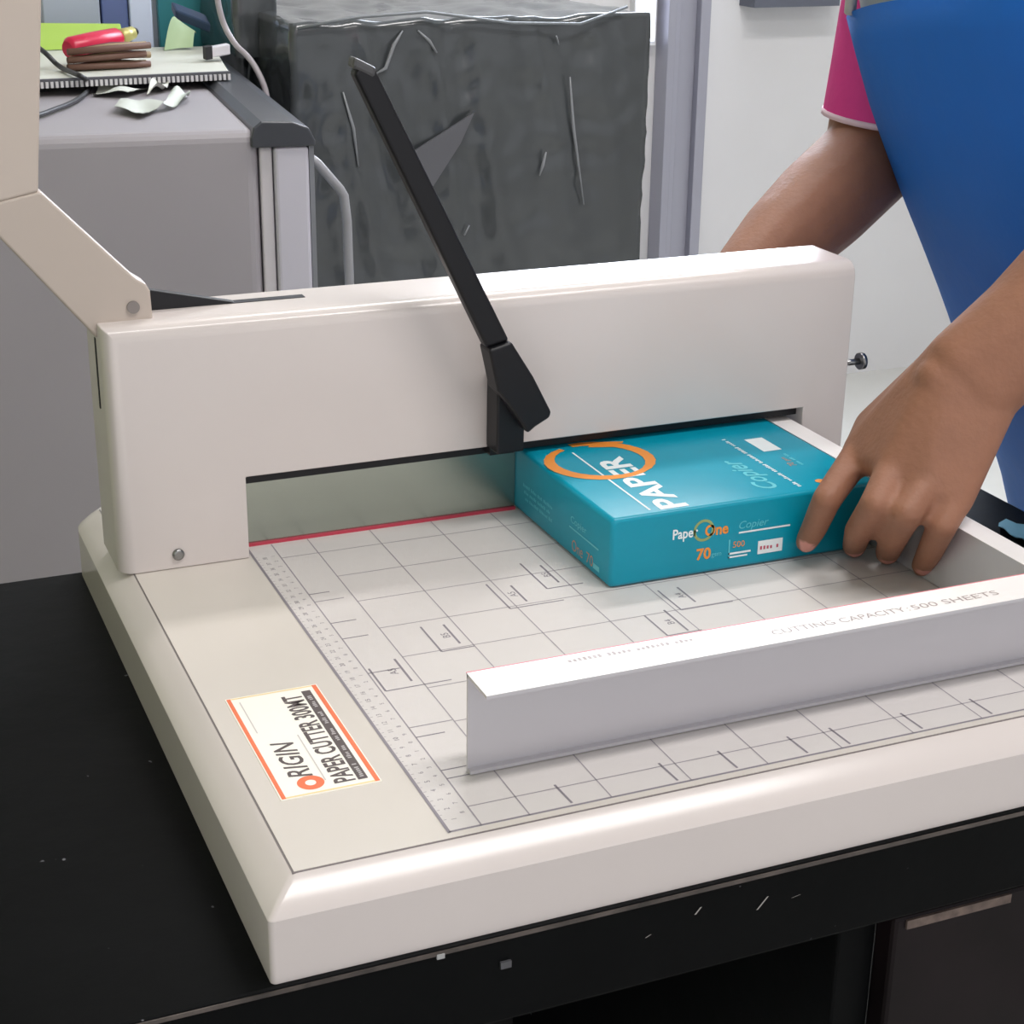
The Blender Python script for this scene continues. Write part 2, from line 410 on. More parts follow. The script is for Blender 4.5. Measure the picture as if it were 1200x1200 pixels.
# blade handle
A = [(.0070, .2146), (-.0466, .2832), (-.0640, .3045), (-.0205, .3130), (.0350, .2530), (.0420, .2480), (.0447, .2430), (.0455, .2150)]
m = MB(); m.prism(A, 1, .4285, .4480)
hd = m.build('blade_handle', mat('cream_handle', (190, 177, 166), .38), pc, bevel=.0018, segs=3)
U = Vector((.0137, .012, .116)).normalized()
m = MB(); L0 = Vector((-.0640, .4285, .3042)); R0 = Vector((-.0217, .4285, .3126)); TH = Vector((0, .0195, -.002)); Lh = .22
vs = [L0, R0, R0 + TH, L0 + TH]; vs += [q + U * Lh for q in vs]
m.add(vs, [(0, 3, 2, 1), (4, 5, 6, 7), (0, 1, 5, 4), (1, 2, 6, 5), (2, 3, 7, 6), (3, 0, 4, 7)])
hu = m.build('handle_bar', MATS['cream_handle'], hd, bevel=.0018, segs=3)
c0 = (L0 + R0 + TH) / 2 + U * (Lh - .005)
MB().tube([c0, c0 + U * .02, c0 + U * .12, c0 + U * .135], [.021, .024, .024, .015], 16).build('grip', BLACKP, hd)
m = MB(); m.tube([(.0326, .4285, .2333), (.0326, .4268, .2333)], .0042, 18)
m.build('pivot_pin', mat('pin_grey', (140, 132, 128), .4, metal=.3), hd)
# clamp lever in front of the bridge
yl = .385
def strip(m, pts, y0, y1): m.prism(pts, 1, y0, y1)
lv = MB(); strip(lv, [(.1732, .3842), (.1760, .3880), (.1840, .3895), (.1874, .3872), (.2826, .1990), (.2655, .1950)], yl - .006, yl + .006)
lever = lv.build('clamp_lever', BLACKP, pc, bevel=.003, segs=3)
fo = MB(); strip(fo, [(.2655, .1950), (.2826, .1990), (.3000, .1715), (.3143, .1440), (.3128, .1400), (.3020, .1345), (.2960, .1300), (.2790, .1560), (.2725, .1640)], yl - .010, yl + .010)
fo.box((.284, yl, .150), (.294, yl + .008, .160)); fo.build('lever_socket', BLACKP, lever, bevel=.003, segs=3)
st = MB(); strip(st, [(.2780, .1700), (.2998, .1700), (.2992, .1120), (.2778, .1120)], yl + .004, yf - .0008)
st.build('lever_stem', BLACKM, lever, bevel=.0015)
MB().obox((.1802, yl, .3880), (.1803, 0, .9), .0035, (1, 0, -.5), .0082, (0, 1, 0), .0066).build('end_cap', mat('cap_grey', (72, 72, 74), .4), lever, bevel=.002)
st = MB(); st.box((.2790, yf - .006, .1060), (.2980, .4205, .1128)); st.build('lever_foot', BLACKM, lever)

# back gauge (front fence) and side rail
yw = .078
fe = MB()
fe.box((.1325, yw - .0018, zs + .0006), (.560, yw, .1088), 0)
fe.box((.1325, yw - .0285, .1072), (.560, yw, .1090), 0)
fe.box((.1325, yw - .0285, .1090), (.560, yw, .1093), 1)
fe.box((.1325, yw - .0060, zs + .0006), (.560, yw - .0018, zs + .0026), 0)
fe.box((.1325, yw, .1086), (.560, yw + .0008, .1094), 3)
dashes(fe, (.1886, .0690, .10945), (1, 0, 0), (0, 1, 0), .079, .0040, 2, 5, (5, 7))
fe.text('CUTTING CAPACITY', (.3105, .0585, .10945), (1, 0, 0), (0, 1, 0), .0058, 2, width=.089)
fe.text(':', (.4012, .0585, .10945), (1, 0, 0), (0, 1, 0), .0056, 2)
fe.text('500 SHEETS', (.4045, .0585, .10945), (1, 0, 0), (0, 1, 0), .0058, 2, width=.061)
fence = fe.build('back_gauge', [ALU, WHITEC, mat('gauge_text', (178, 166, 164), .5), mat('gauge_red_edge', (225, 130, 140), .5)], pc, fixn=False)
ra = MB()
ra.box((.5242, .0830, zs + .0006), (.5260, .470, .0978), 0); ra.box((.5240, .0830, .0978), (.5420, .470, .0993), 0)
ra.box((.5240, .0830, .0993), (.5420, .470, .0996), 1)
ra.box((.5260, .0830, zs + .0006), (.5400, .470, zs + .003), 0)
ra.build('side_rail', [ALU, WHITEC], pc)

# ------------------------------------------------------------------ paper ream
TEAL = mat('ream_wrap_teal', (0, 150, 176), .32, spec=.4, noise=.06, nscale=14, bump=.05, bscale=18)
r = MB(); rx0, rx1, ry0, ry1, rz0, rz1 = .3117, .5232, .2695, .5660, zs + .0003, .1010
def rr(y, ins):
    pts = []
    for (cx, cz, a0) in ((rx0, rz0, math.pi), (rx1, rz0, 1.5 * math.pi), (rx1, rz1, 0), (rx0, rz1, .5 * math.pi)):
        R = .004; ox = cx + (R + ins if cx == rx0 else -R - ins); oz = cz + (R + ins if cz == rz0 else -R - ins)
        for k in range(5):
            a = a0 + math.pi / 2 * k / 4
            pts.append((ox + R * math.cos(a), y, oz + R * math.sin(a)))
    return pts
r.rings([rr(ry0, .003), rr(ry0 + .001, .001), rr(ry0 + .003, 0), rr(ry1 - .003, 0), rr(ry1 - .001, .001), rr(ry1, .003)], 0)
T = rz1 + .0002
Yd, Xn = (0, 1, 0), (-1, 0, 0)
r.text('PAPER', (.3725, .2740, T), Yd, Xn, .0205, 1, width=.109, bold=.03)
r.quad((.3432, .276, T), (.3448, .276, T), (.3448, .402, T), (.3432, .402, T), 1)
for k in range(26):      # hand-brushed orange ring
    a0 = 2.0 + k * 6.0 / 26; a1 = a0 + 6.0 / 26
    def P(a, rad): return (.3545 + rad * 1.02 * math.cos(a), .3790 + rad * .98 * math.sin(a), T + .0001)
    wdt = .0026 + .0022 * abs(math.sin(k * .23)); r0 = .0355 + .0035 * k / 26
    r.quad(P(a0, r0 - wdt), P(a0, r0 + wdt), P(a1, r0 + wdt), P(a1, r0 - wdt), 2)
for k in range(3): r.quad((.360 + k * .004, .409 + k * .003, T), (.3625 + k * .004, .412 + k * .003, T), (.385 + k * .003, .404 + k * .004, T), (.383 + k * .003, .401 + k * .004, T), 2)
r.quad((.4790, .353, T), (.4945, .353, T), (.4945, .3825, T), (.4790, .3825, T), 1)
dashes(r, (.4660, .279, T), Yd, Xn, .111, .0034, 1, 3)
r.text('Copier', (.4500, .283, T), Yd, Xn, .0150, 3, width=.062, shear=.3, bold=.015)
dashes(r, (.4920, .318, T), Yd, Xn, .028, .0030, 3, 4)
r.text('70', (.4865, .318, T), Yd, Xn, .0055, 5); r.text('gsm', (.4865, .328, T), Yd, Xn, .004, 5)
r.ring2d((.4840, .2835, T), Yd, Xn, .0, .0038, 2, 14)
F = ry0 - .0002; Xd, Zd = (1, 0, 0), (0, 0, 1)
r.text('Paper', (.3590, F, .0795), Xd, Zd, .0072, 1, width=.0195, bold=.02)
r.ring2d((.3830, F, .0830), Xd, Zd, .0062, .0082, 4, 24)
r.text('One', (.3840, F, .0785), Xd, Zd, .0078, 2, width=.0185, bold=.03)
r.text('70', (.3782, F, .0615), Xd, Zd, .0080, 2, bold=.03); r.text('gsm', (.3900, F, .0622), Xd, Zd, .0036, 3)
r.text('Copier', (.4110, F, .0800), Xd, Zd, .0056, 3, width=.0235, shear=.25)
r.quad((.4110, F, .0765), (.4525, F, .0765), (.4525, F, .0778), (.4110, F, .0778), 1)
r.text('500', (.4070, F, .0665), Xd, Zd, .0045, 2)
r.quad((.4035, F, .0615), (.4215, F, .0615), (.4215, F, .0630), (.4035, F, .0630), 1); r.quad((.4035, F, .0590), (.4190, F, .0590), (.4190, F, .0602), (.4035, F, .0602), 1)
r.quad((.4035, F, .0590), (.4046, F, .0590), (.4046, F, .0730), (.4035, F, .0730), 3)
r.quad((.4272, F, .0585), (.4472, F, .0585), (.4472, F, .0685), (.4272, F, .0685), 1)
dashes(r, (.4290, F - .0001, .0617), Xd, Zd, .0165, .0036, 6, 8)
Ls = rx0 - .0002; Yn = (0, -1, 0)
for k, (y0, y1, zz) in enumerate(((.418, .362, .0735), (.416, .366, .0685), (.414, .364, .0635))):
    dashes(r, (Ls, y0, zz), Yn, Zd, y0 - y1, .0028, 3, k)
r.quad((Ls, .3352, .0716), (Ls, .2870, .0716), (Ls, .2870, .0727), (Ls, .3352, .0727), 3)
r.text('Copier', (Ls, .3330, .0762), Yn, Zd, .0050, 3, width=.026)
r.text('One', (Ls, .3300, .0560), Yn, Zd, .0085, 5, width=.018); r.text('70', (Ls, .3060, .0560), Yn, Zd, .0080, 5)
r.quad((Ls, .2950, .0560), (Ls, .2850, .0560), (Ls, .2850, .0600), (Ls, .2950, .0600), 3)
ream = r.build('paper_ream', [TEAL, mat('ream_white', (238, 246, 248), .35), mat('ream_orange', (240, 150, 60), .4), mat('ream_light_teal', (96, 200, 214), .4), mat('ream_ring_olive', (150, 170, 110), .4), mat('ream_dull_orange', (190, 140, 110), .4), mat('ream_red', (196, 90, 110), .4)], None, fixn=False)
tag(ream, 'teal wrapped ream of copier paper with orange ring pushed under the cutter bridge', 'paper ream')

# ------------------------------------------------------------------ things on the right of the desk
m = MB()
gr = [[(.715 + .045 * i / 6, .318 + .045 * j / 6 + .01 * math.sin(i), .0008 + .004 * abs(math.sin(i * 1.3 + j * .9))) for i in range(7)] for j in range(7)]
m.add([q for row in gr for q in row] + [(q[0], q[1], q[2] - .0007) for row in gr for q in row],
      [(j * 7 + i, j * 7 + i + 1, j * 7 + i + 8, j * 7 + i + 7) for i in range(6) for j in range(6)] + [(49 + j * 7 + i, 49 + j * 7 + i + 7, 49 + j * 7 + i + 8, 49 + j * 7 + i + 1) for i in range(6) for j in range(6)], 0, True)
tag(m.build('paper_scrap', mat('pale_blue_paper', (120, 176, 196), .6)), 'small pale blue scrap lying on the black desk right of the side rail', 'paper scrap')

# ------------------------------------------------------------------ background
from mathutils import noise as mnoise
CW = Vector((-0.16517816, -0.67850785, 0.51822695))
def at(u, v, axis, val):
    """pixel of the photograph -> the point where it lies on the plane axis = val"""
    d = Rw2c.transposed() @ Vector(((u - 600) / 1991.88, (v - 600) / 1991.88, 1))
    return CW + d * ((val - CW[axis]) / d[axis])

GREY = mat('machine_grey', (160, 155, 160), .42, noise=.03, nscale=3)
FU, FWd, F0 = Vector((.995, -.1, 0)), Vector((.1, .995, 0)), Vector((.478, 1.80, 0))
def gm(a, b, z): q = F0 + FU * a + FWd * b; return (q.x, q.y, z)
gmach = thing('office_machine', 'large grey metal office machine with dark top trim, cluttered with papers, behind the cutter', 'office machine', gm(-.4, .5, FZ))
def gbox(m, a0, a1, b0, b1, z0, z1, mi=0):
    vs = [gm(a, b, z) for z in (z0, z1) for b in (b0, b1) for a in (a0, a1)]
    return m.add(vs, [(0, 2, 3, 1), (4, 5, 7, 6), (0, 1, 5, 4), (2, 6, 7, 3), (0, 4, 6, 2), (1, 3, 7, 5)], mi)
gbox(MB(), -.95, 0.0, 0, 1.02, FZ, .130).build('body', GREY, gmach, bevel=.018, segs=4)
gbox(MB(), 0.001, .020, .004, 1.0, FZ, .104).build('edge_strip', mat('strip_light_grey', (205, 200, 205), .4), gmach, bevel=.003)
gbox(MB(), .0215, .074, -.004, 1.0, FZ + .04, .104).build('door', mat('door_light_grey', (196, 193, 204), .4), gmach, bevel=.006, segs=3)
gbox(MB(), .0745, .082, .0, 1.0, FZ + .04, .104).build('door_skin', mat('door_edge_grey', (128, 130, 136), .4), gmach)
tr = MB()
trp = [(-.012, .118), (-.008, .134), (.004, .143), (.050, .141), (.074, .132), (.084, .112), (.084, .1045), (-.012, .1045)]
tr.add([gm(a, -.008, z) for a, z in trp] + [gm(a, 1.01, z + .0) for a, z in trp],
       [list(range(8)), list(range(15, 7, -1))] + [(i, i + 8, (i + 1) % 8 + 8, (i + 1) % 8) for i in range(8)])
tr.build('top_trim', mat('trim_charcoal', (66, 68, 74), .3), gmach, bevel=.003, segs=3)
MB().tube([gm(.080, .04, .082), gm(.095, .04, .070), gm(.128, .04, .030), gm(.134, .04, .020), gm(.138, .04, -.02), gm(.142, .04, -.25), gm(.082, .04, -.29)], .0075, 10).build('handle', mat('handle_grey', (150, 150, 154), .35), gmach)

# machine wrapped in plastic
bmach = thing('covered_machine', 'black machine wrapped in shiny dark plastic sheet beside the grey office machine', 'machine', (1.03, 2.6, FZ))
MB().box((.715, 2.40, FZ + .02), (1.385, 2.86, .195)).build('machine_body', mat('machine_black', (50, 50, 54), .45), bmach, bevel=.01)
def wrinkled(m, x0, x1, y0, y1, z0, z1, nx, ny, nz, amp, seed, mi=0):
    """a box of plastic sheet, subdivided, pulled into folds"""
    bmx = bmesh.new()
    idx = {}
    def V(i, j, k):
        if (i, j, k) not in idx:
            p = Vector((x0 + (x1 - x0) * i / nx, y0 + (y1 - y0) * j / ny, z0 + (z1 - z0) * k / nz))
            q = p * 6 + Vector((seed, 0, 0))
            rid = 1 - abs(mnoise.noise(Vector((q.x * 1.9 + q.z * .35, q.y, q.z * .32)))) * 2
            rid2 = 1 - abs(mnoise.noise(q * 2.6)) * 2
            d = (rid * .65 + rid2 * .35) * amp
            c = Vector(((x0 + x1) / 2, (y0 + y1) / 2, (z0 + z1) / 2)); e = p - c
            e = Vector((e.x / (x1 - x0), e.y / (y1 - y0), e.z / (z1 - z0))) * 2
            nrm = Vector([math.copysign(abs(t) ** 9, t) for t in e])
            if nrm.length > 1e-6: nrm.normalize()
            p = p + nrm * d
            idx[(i, j, k)] = len(m.v); m.v.append(tuple(p))
        return idx[(i, j, k)]
    def F(*q): m.f.append(list(q)); m.m.append(mi); m.sm.append(True)
    for i in range(nx):
        for k in range(nz):
            F(V(i, 0, k), V(i + 1, 0, k), V(i + 1, 0, k + 1), V(i, 0, k + 1)); F(V(i, ny, k), V(i, ny, k + 1), V(i + 1, ny, k + 1), V(i + 1, ny, k))
    for j in range(ny):
        for k in range(nz):
            F(V(0, j, k), V(0, j, k + 1), V(0, j + 1, k + 1), V(0, j + 1, k)); F(V(nx, j, k), V(nx, j + 1, k), V(nx, j + 1, k + 1), V(nx, j, k + 1))
    for i in range(nx):
        for j in range(ny): F(V(i, j, nz), V(i + 1, j, nz), V(i + 1, j + 1, nz), V(i, j + 1, nz))
    bmx.free()
PLAS = mat('dark_plastic_film', (66, 69, 71), .2, spec=.6, noise=.12, nscale=4, bump=.05, bscale=12, coat=.3)
pl = MB(); wrinkled(pl, .695, 1.405, 2.37, 2.88, FZ, .222, 60, 30, 70, .011, 3.1)
pl.build('plastic_cover', PLAS, bmach)
pl = MB(); wrinkled(pl, .648, .72, 2.58, 2.86, .150, .275, 12, 24, 14, .010, 9.4)
pl.build('plastic_flap', PLAS, bmach)
ff = MB()
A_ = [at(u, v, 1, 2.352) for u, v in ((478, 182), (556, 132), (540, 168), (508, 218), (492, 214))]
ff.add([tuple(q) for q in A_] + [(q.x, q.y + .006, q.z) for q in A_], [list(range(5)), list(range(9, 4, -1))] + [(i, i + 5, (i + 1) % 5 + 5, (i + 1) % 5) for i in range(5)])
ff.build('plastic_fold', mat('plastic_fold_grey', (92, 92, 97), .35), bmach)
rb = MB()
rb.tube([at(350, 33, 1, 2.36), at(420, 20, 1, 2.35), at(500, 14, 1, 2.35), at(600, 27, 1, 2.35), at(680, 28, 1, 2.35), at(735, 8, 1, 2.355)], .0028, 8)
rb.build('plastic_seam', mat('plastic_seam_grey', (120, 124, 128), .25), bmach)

for k, pts in enumerate(([(441, 86), (452, 80), (462, 52), (472, 36)], [(490, 36), (503, 48), (512, 62)], [(652, 42), (655, 52)], [(632, 206), (636, 194), (640, 178)], [(544, 276), (550, 264)], [(402, 108), (414, 150), (420, 196)], [(668, 90), (672, 150), (684, 240)])):  # highlights on the plastic, put in as thin pale grey tubes
    MB().tube([at(u, v, 1, 2.357 + .004 * (i_ % 2)) for i_, (u, v) in enumerate(pts)], [.0016 + .002 * (0 < i_ < len(pts) - 1) for i_ in range(len(pts))], 8).build('painted_highlight', mat('painted_highlight_grey', (132, 134, 138) if k < 5 else (132, 134, 138), .2), bmach)
# clutter on the grey machine
zt_ = .131
def P2(u, v, z): return at(u, v, 2, z)
ty = MB()
q = [P2(20, 94, .158), P2(268, 83, .158), P2(250, 54, .158), P2(20, 58, .158)]
ty.add([tuple(a) for a in q] + [(a.x, a.y, .1448) for a in q], [(0, 1, 2, 3), (7, 6, 5, 4), (0, 4, 5, 1), (1, 5, 6, 2), (2, 6, 7, 3), (3, 7, 4, 0)], 0)
tray = thing('binding_tray', 'flat white tray with a row of white teeth along its dark front edge', 'tray', ((q[0] + q[2]) / 2).to_tuple()[:2] + (zt_,))
ty.build('tray_body', mat('tray_white', (208, 208, 198), .5), tray, bevel=.002)
e0, e1 = q[0], q[1]; d_ = (e1 - e0)
nn = Vector((d_.y, -d_.x, 0)).normalized()
for fa_ in (.1, .75):
    for fb in (.15, .85):
        qq = q[0].lerp(q[1], fa_).lerp(q[3].lerp(q[2], fa_), fb)
        MB().box((qq.x - .012, qq.y - .012, .1302), (qq.x + .012, qq.y + .012, .1452)).build('foot', DARK, tray)
te = MB(); te.obox((e0 + e1) / 2 + nn * .006 + Vector((0, 0, -.0065)), d_, d_.length / 2, nn, .005, (0, 0, 1), .0068)
te.build('edge_strip', mat('tray_dark_edge', (84, 84, 90), .5), tray)
te = MB()
for k in range(44): te.obox(e0 + d_ * ((k + .5) / 44) + nn * .012 + Vector((0, 0, -.0085)), d_, d_.length / 44 * .28, nn, .003, (0, 0, 1), .0048)
te.build('teeth', mat('teeth_white', (206, 204, 206), .5), tray)
def sheet(name, px, z, rgb, label, cat, amp=.006, seed=0, group=None):
    """a crumpled sheet of paper whose corners are given, with a thickness of its own"""
    c = [P2(u, v, z) for u, v in px]; m = MB(); N = 8; g_ = []
    for j in range(N + 1):
        for i in range(N + 1):
            s_, t_ = i / N, j / N
            p = c[0] * (1 - s_) * (1 - t_) + c[1] * s_ * (1 - t_) + c[2] * s_ * t_ + c[3] * (1 - s_) * t_
            p.z = z + amp * (0.5 + .5 * math.sin(5 * s_ + seed) * math.cos(4 * t_ + seed * 2) + .3 * mnoise.noise(p * 30))
            g_.append(p)
    M_ = (N + 1) ** 2
    m.add([tuple(p) for p in g_] + [(p.x, p.y, p.z - .0008) for p in g_],
          [(j * (N + 1) + i, j * (N + 1) + i + 1, (j + 1) * (N + 1) + i + 1, (j + 1) * (N + 1) + i) for i in range(N) for j in range(N)] +
          [(M_ + j * (N + 1) + i, M_ + (j + 1) * (N + 1) + i, M_ + (j + 1) * (N + 1) + i + 1, M_ + j * (N + 1) + i + 1) for i in range(N) for j in range(N)], 0, True)
    return tag(m.build(name, mat('paper_%d_%d_%d' % rgb, rgb, .6), None), label, cat, group)
sheet('paper_scrap', [(108, 112), (150, 114), (176, 105), (120, 103)], zt_ + .002, (206, 208, 200), 'long white paper scrap just in front of the toothed tray edge', 'paper scrap', .012, 1)
sheet('paper_scrap', [(172, 112), (196, 106), (206, 98), (186, 101)], zt_ + .004, (204, 204, 194), 'narrow cream paper strip leaning on the toothed tray edge', 'paper scrap', .02, 2)
sheet('paper_scrap', [(192, 129), (224, 119), (221, 110), (201, 113)], zt_ + .004, (198, 204, 196), 'square white paper scrap at the right end of the paper litter', 'paper scrap', .016, 3)
sheet('paper_scrap', [(134, 131), (168, 139), (194, 127), (150, 118)], zt_ + .002, (196, 200, 192), 'curled white paper scrap nearest the front edge of the grey machine', 'paper scrap', .014, 4)
m = MB()
fq = [(.27, 2.665, .1595), (.452, 2.665, .1595), (.452, 2.70, .200), (.27, 2.70, .206)]
m.add(fq + [(x, y + .006, z) for x, y, z in fq], [(0, 1, 2, 3), (7, 6, 5, 4), (0, 4, 5, 1), (1, 5, 6, 2), (2, 6, 7, 3), (3, 7, 4, 0)])
tag(m.build('folder', mat('folder_lime', (168, 202, 84), .45), None, bevel=.001), 'yellow-green folder propped up behind the red stapler', 'folder')
m = MB(); gr = []
for j in range(9):
    t = j / 8
    for i in range(7):
        u = i / 6
        gr.append((.512 + .04 * t + .055 * u * (1 - .4 * t), 2.60 + .045 * t + .012 * math.sin(3 * u), .1592 + .058 * math.sin(t * 2.2) * (1 - .55 * u) + .004 * u))
m.add(gr + [(x, y + .0012, z + .0004) for x, y, z in gr], [(j * 7 + i, j * 7 + i + 1, j * 7 + i + 8, j * 7 + i + 7) for i in range(6) for j in range(8)] + [(63 + j * 7 + i, 63 + j * 7 + i + 7, 63 + j * 7 + i + 8, 63 + j * 7 + i + 1) for i in range(6) for j in range(8)], 0, True)
tag(m.build('paper_sheet', mat('paper_sage', (178, 200, 160), .6), None), 'pale green curled paper sheet right of the red stapler', 'paper sheet')
# red handled tool and its bundle
to = thing('hand_stapler', 'red hand stapler with brass end lying on a brown bundle on the white tray', 'stapler', P2(120, 66, .17).to_tuple())
a, b = at(79, 58, 1, 2.40), at(140, 44, 1, 2.46)
MB().tube([a, a + (b - a) * .06, a + (b - a) * .5, a + (b - a) * .94, b], [.014, .020, .020, .018, .013], 14).build('handle', mat('tool_red', (206, 34, 72), .3), to)
c = at(156, 38, 1, 2.475)
MB().tube([b, b + (c - b) * .2, c], [.008, .014, .011], 12).build('brass_end', mat('tool_brass', (198, 190, 120), .35, metal=.4), to)
MB().tube([c, c + (c - b) * .25], [.010, .006], 10).build('dark_tip', BLACKP, to)
bu = thing('twine_bundle', 'brown bundle of sticks tied under the red stapler on the white tray', 'bundle', P2(125, 76, .16).to_tuple())
for k in range(9):
    t = k / 8; p0 = at(79 + 3 * (k % 3), 79 - 9 * (k // 3) + (k % 2), 1, 2.33 + .014 * (k % 3)); p1 = at(176 - 5 * (k % 2), 75 - 11 * (k // 3) - (k % 2), 1, 2.35 + .014 * (k % 3))
    MB().tube([p0, (p0 + p1) / 2 + Vector((0, 0, .003 * (k % 3))), p1], .0055, 8).build('stick', mat(('stick_brown', 'stick_tan', 'stick_maroon')[k % 3], ((104, 74, 62), (150, 128, 96), (112, 52, 64))[k % 3], .6), bu)
# boxes and things at the very back of the machine
def backbox(name, u0, u1, v, y, z0, h, dpt, rgb, label, cat):
    a, b = at(u0, v, 1, y), at(u1, v, 1, y)
    return tag(MB().box((a.x, y, z0), (b.x, y + dpt, z0 + h)).build(name, mat('box_%d_%d_%d' % rgb, rgb, .4), None, bevel=.003), label, cat)
backbox('storage_box', 50, 117, 10, 2.775, zt_, .24, .08, (176, 186, 200), 'pale grey-blue box at the back of the grey machine, left of the white box', 'box')
backbox('storage_box', 119, 150, 10, 2.785, zt_, .24, .08, (96, 112, 160), 'dark blue box between the pale grey-blue box and the white box', 'box')
backbox('storage_box', 152, 178, 10, 2.775, zt_, .24, .08, (214, 224, 246), 'narrow white box between the dark blue box and the teal panel', 'box')
backbox('teal_panel', 185, 246, 8, 2.86, zt_, .26, .02, (52, 128, 132), 'teal panel standing against the wall behind the grey machine', 'panel')
p0, p1 = at(203, 12, 1, 2.70), at(244, 28, 1, 2.66)
MB().obox((p0 + p1) / 2, p1 - p0, (p1 - p0).length / 2, (0, 1, .4), .02, (0, -.4, 1), .010).build('tape_dispenser', mat('navy_plastic', (44, 62, 92), .4), None, bevel=.004)
tag(bpy.data.objects['tape_dispenser'], 'small navy plastic box leaning in front of the teal panel', 'box')
p0 = P2(262, 58, .16)
sb = thing('adapter', 'small white adapter with dark end at the right end of the tray', 'adapter', (p0.x, p0.y, .158))
a, b = at(246, 61, 1, 2.42), at(268, 57, 1, 2.42)
MB().obox((a + b) / 2, b - a, (b - a).length / 2, (0, 1, 0), .012, (0, 0, 1), .009).build('housing', mat('adapter_white', (214, 210, 216), .4), sb, bevel=.002)
MB().obox(a - (b - a) * .12, b - a, .006, (0, 1, 0), .012, (0, 0, 1), .011).build('plug', DARK, sb)
def bez(pts, n=24):
    out = []; P = [Vector(p) for p in pts]; P = [P[0]] + P + [P[-1]]
    for i in range(1, len(P) - 2):
        for k in range(n):
            t = k / n
            out.append(.5 * ((2 * P[i]) + (-P[i - 1] + P[i + 1]) * t + (2 * P[i - 1] - 5 * P[i] + 4 * P[i + 1] - P[i + 2]) * t * t + (-P[i - 1] + 3 * P[i] - 3 * P[i + 1] + P[i + 2]) * t ** 3))
    return out + [P[-2]]
tag(MB().tube(bez([P2(-160, 20, zt_ + .006), P2(-60, 22, .16), P2(10, 34, .20), P2(48, 58, .19), P2(70, 78, .166), P2(96, 90, .163), P2(106, 99, zt_ + .006), P2(96, 113, zt_ + .005), P2(70, 126, zt_ + .005), P2(20, 138, zt_ + .005), P2(-60, 120, zt_ + .005), P2(-170, 90, zt_ + .005)], 10), .0042, 8).build('power_cord', mat('cord_black', (44, 44, 48), .45)), 'black cord looping over the front edge of the white tray', 'cord')
tag(MB().tube(bez([at(252, -20, 1, 2.47), at(257, 10, 1, 2.47), at(264, 32, 1, 2.47), at(276, 52, 1, 2.45), at(290, 66, 1, 2.42), at(302, 84, 1, 2.39), at(312, 110, 1, 2.38), at(316, 150, 1, 2.38)], 8), .0055, 8).build('cable', mat('cable_grey', (168, 160, 164), .4)), 'pale grey cable hanging down beside the dark plastic at the right of the clutter', 'cable')

# ------------------------------------------------------------------ person
per = thing('person', 'person in blue apron and pink-sleeved white shirt leaning over the cutter, hand on ream', 'person', (1.0, .44, FZ))
def hull_mesh(bm, sph, n=10):
    """closed convex skin around spheres [(centre, radius)...]"""
    vs = []
    for c, r_ in sph:
        c = Vector(c)
        for i in range(1, n):
            th = math.pi * i / n
            for j in range(2 * n):
                ph = math.pi * j / n
                vs.append(bm.verts.new(c + Vector((math.sin(th) * math.cos(ph), math.sin(th) * math.sin(ph), math.cos(th))) * r_))
        vs.append(bm.verts.new(c + Vector((0, 0, r_)))); vs.append(bm.verts.new(c - Vector((0, 0, r_))))
    res = bmesh.ops.convex_hull(bm, input=vs)
    junk = [v for v in vs if v.is_valid and not v.link_faces]
    bmesh.ops.delete(bm, geom=junk, context='VERTS')
BB = bmesh.new()
def H(*sph): hull_mesh(BB, sph)
def chain(*sph):
    for a_, b_ in zip(sph, sph[1:]): H(a_, b_)
# near (left) hand on the ream
Wl = at(1142, 440, 2, .1950); ac = Vector((.51, -.51, -.69)).normalized(); fa = Vector((.78, -.05, .62)).normalized()
iM, mM, rM, pM = at(1009, 528, 2, .1300), at(1048, 547, 2, .1345), at(1086, 566, 2, .1290), at(1119, 586, 2, .1190)
H((Wl - ac * .018, .0185), (Wl + ac * .018, .0185), (iM, .0130), (mM, .0138), (rM, .0132), (pM, .0122))
H((Wl - ac * .018, .0170), (at(1022, 500, 2, .140), .0130), (iM, .0125), (mM, .0120))
H((Wl + ac * .019, .0170), (at(1138, 540, 2, .135), .0130), (pM, .0122), (rM, .0120))
fing = {
 'i': (iM, at(969, 585, 2, .1075), at(954, 619, 1, .2530), at(945, 635, 1, .2598), .0118, .0102, .0093, .0081),
 'm': (mM, at(1026, 591, 2, .1170), at(1006, 622, 2, .0850), at(1001, 640, 2, .0592), .0122, .0107, .0099, .0087),
 'r': (rM, at(1062, 602, 2, .1140), at(1046, 632, 2, .0820), at(1040, 648, 2, .0590), .0124, .0110, .0100, .0088),
 'p': (pM, at(1104, 616, 2, .1050), at(1090, 646, 2, .0770), at(1081, 663, 2, .0582), .0116, .0102, .0092, .0080)}
for a_, b_, c_, d_2, r0_, r1_, r2_, r3_ in fing.values(): chain((a_, r0_), (b_, r1_), (c_, r2_), (d_2, r3_))
chain((Wl - ac * .014 - fa * .02, .0160), (at(1052, 490, 1, .285), .0140), (at(1035, 512, 1, .300), .0115), (at(1028, 528, 1, .310), .0090))
El = Wl + fa * .255; Sl = Vector((.800, .285, .570))
H((Wl - ac * .014, .0225), (Wl + ac * .014, .0225), (Wl + fa * .055, .0375))
chain((Wl + fa * .055, .0378), (Wl + fa * .12, .0450), (El, .0440)); chain((El, .0445), (Sl, .0560))
